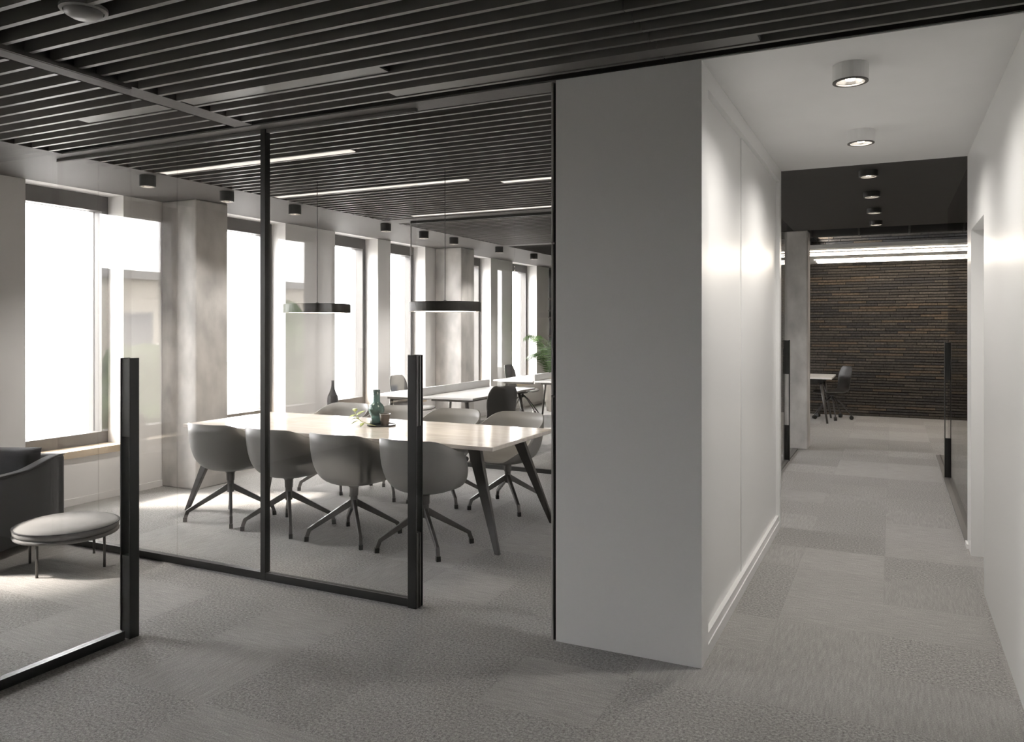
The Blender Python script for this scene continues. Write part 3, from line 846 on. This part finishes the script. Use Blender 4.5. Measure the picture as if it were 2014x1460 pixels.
BX(-0.78, 0.76, -0.50, 0.55, 0.708, 0.735).build('desktop', 'desk', t, bevel=0.003)
BX(-0.66, 0.62, -0.40, 0.45, 0.64, 0.708).build('under_frame', 'black', t)
for sx in (-1, 1):
    for sy in (-1, 1):
        MB().tube([(sx * 0.58, sy * 0.36, 0.70), (sx * 0.69, sy * 0.42, 0)], [0.024, 0.016], 12).build('leg', 'darkmetal', t, smooth=True)

t = thing('plinth', 'low pale square plinth under the dark bottle vase', 'plinth', (-6.22, 7.76, 0))
BX(-0.12, 0.12, -0.11, 0.11, 0.03, SILL + 0.06).build('body', 'pier', t, bevel=0.004)
BX(-0.10, 0.10, -0.09, 0.09, 0.0, 0.03).build('base', 'frame', t)
# vase on the plinth
t = thing('bottle_vase', 'dark ribbed bottle vase on a low pale plinth by the window wall', 'vase', (-6.22, 7.76, SILL + 0.0605))
prof = [(0.0001, 0.0), (0.050, 0.0)]
for k in range(1, 15):
    z = 0.012 * k; prof.append((0.052 + 0.016 * math.sin(PI * z / 0.19) + (0.002 if k % 2 else -0.001), z))
prof += [(0.045, 0.19), (0.026, 0.24), (0.017, 0.28), (0.015, 0.34), (0.018, 0.35), (0.013, 0.35), (0.0001, 0.30)]
MB().lathe(prof, 28).build('body', 'vase', t, smooth=True)

# ------------------------------------------------------------------ potted palm
pl = thing('potted_palm', 'tall green palm in a round beige planter near the rear desks', 'plant', (-5.55, 13.30, 0))
MB().lathe([(0.0001, 0.0), (0.17, 0.0), (0.24, 0.50), (0.22, 0.50), (0.20, 0.44), (0.0001, 0.44)], 32).build('planter', 'pot', pl, smooth=False)
MB().lathe([(0.0001, 0.445), (0.203, 0.44)], 24).build('soil', 'soil', pl)
rng = random.Random(4)
lm = leaf_me(0.20, 0.012, 0.05).mesh('leaflet', 'leaf', True)
for k in range(13):
    a = k * 2.4 + rng.random() * 0.4; reach = 0.45 + 0.35 * rng.random(); hgt = 1.15 + 0.55 * rng.random()
    pts = []
    for i in range(9):
        s = i / 8
        r_ = reach * s ** 1.5; z = 0.44 + (hgt - 0.44) * (1 - (1 - s) ** 1.6) - 0.32 * s ** 4
        pts.append(Vector((math.cos(a) * (0.03 + r_), math.sin(a) * (0.03 + r_), z)))
    fr = MB().tube(pts, [0.008 - 0.0008 * i for i in range(9)], 6).build('frond', 'leaf', pl, smooth=True)
    lv = MB()
    for i in range(7, 33):
        s = i / 33 * 8; j = min(7, int(s)); p = pts[j].lerp(pts[j + 1], s - j)
        d = (pts[j + 1] - pts[j]).normalized(); sd = d.cross(Vector((0, 0, 1))).normalized()
        for sg_ in (-1, 1):
            q = (sd * sg_ + d * 0.55 + Vector((0, 0, -0.25))).normalized()
            L_ = 0.24 * math.sin(PI * (0.12 + 0.85 * i / 33)) ** 0.6
            n_ = q.cross(d).normalized(); wv = n_.cross(q) * 0.011
            e = p + q * L_ + Vector((0, 0, -0.06 * L_ / 0.2)); m_ = p.lerp(e, 0.45)
            lv.add([p, m_ + wv, e, m_ - wv], [(0, 1, 2, 3)])
    o = lv.build('leaflets', 'leaf', fr); o['kind'] = 'stuff'

# ------------------------------------------------------------------ outdoors, seen through and mirrored in the glass
gr = struct(BX(-120, XW - 0.4, -80, 90, -4.2, -4.0).build('ground', 'paving'), 'pale paved ground outside the windows')
nb = thing('neighbour_building', 'beige building across the street with rows of windows', 'building', (-26, -13, -4))
BX(-5, 5, -12, 9, 0, 7.0).build('wall', 'facade', nb)
BX(-5.2, 5.25, -12.2, 9.2, 7.0, 7.25).build('roof_edge', 'paving', nb)
for z in (1.0, 4.2):
    for k in range(6):
        y = -10.6 + 3.4 * k
        f = BX(4.98, 5.04, y, y + 1.5, z, z + 1.8).build('window', 'paving', nb)
        BX(5.0, 5.05, y + 0.08, y + 1.42, z + 0.08, z + 1.72).build('pane', 'pane', f)
def tree(x, y, h, r, label):
    t = thing('street_tree', label, 'tree', (x, y, -4.0), 0, 'trees outside the windows')
    MB().tube([(0, 0, 0), (0.05, 0.1, h * 0.35), (0, 0, h * 0.75)], [0.18, 0.14, 0.06], 10).build('trunk', 'bark', t, smooth=True)
    bm = bmesh.new(); bmesh.ops.create_icosphere(bm, subdivisions=4, radius=1)
    rg = random.Random(int(x * 7 + y)); ph = [rg.random() * 6 for _ in range(6)]
    for v in bm.verts:
        c = v.co; n_ = 0.16 * math.sin(5 * c.x + ph[0]) * math.sin(6 * c.y + ph[1]) + 0.12 * math.sin(9 * c.z + ph[2] + 4 * c.x) + 0.07 * math.sin(17 * c.x + ph[3]) * math.sin(15 * c.y + 13 * c.z)
        v.co = c * (1 + n_) * r; v.co.z = v.co.z * 0.85 + h * 0.72
    me = bpy.data.meshes.new('crown'); bm.to_mesh(me); bm.free(); me.materials.append(M['crown'])
    o = bpy.data.objects.new('crown', me); C.objects.link(o); o.parent = t
tree(-14.5, -4.4, 5.2, 1.5, 'low green street tree outside the lounge window')
tree(-16.0, -9.5, 6.4, 2.0, 'taller green street tree in front of the beige building')
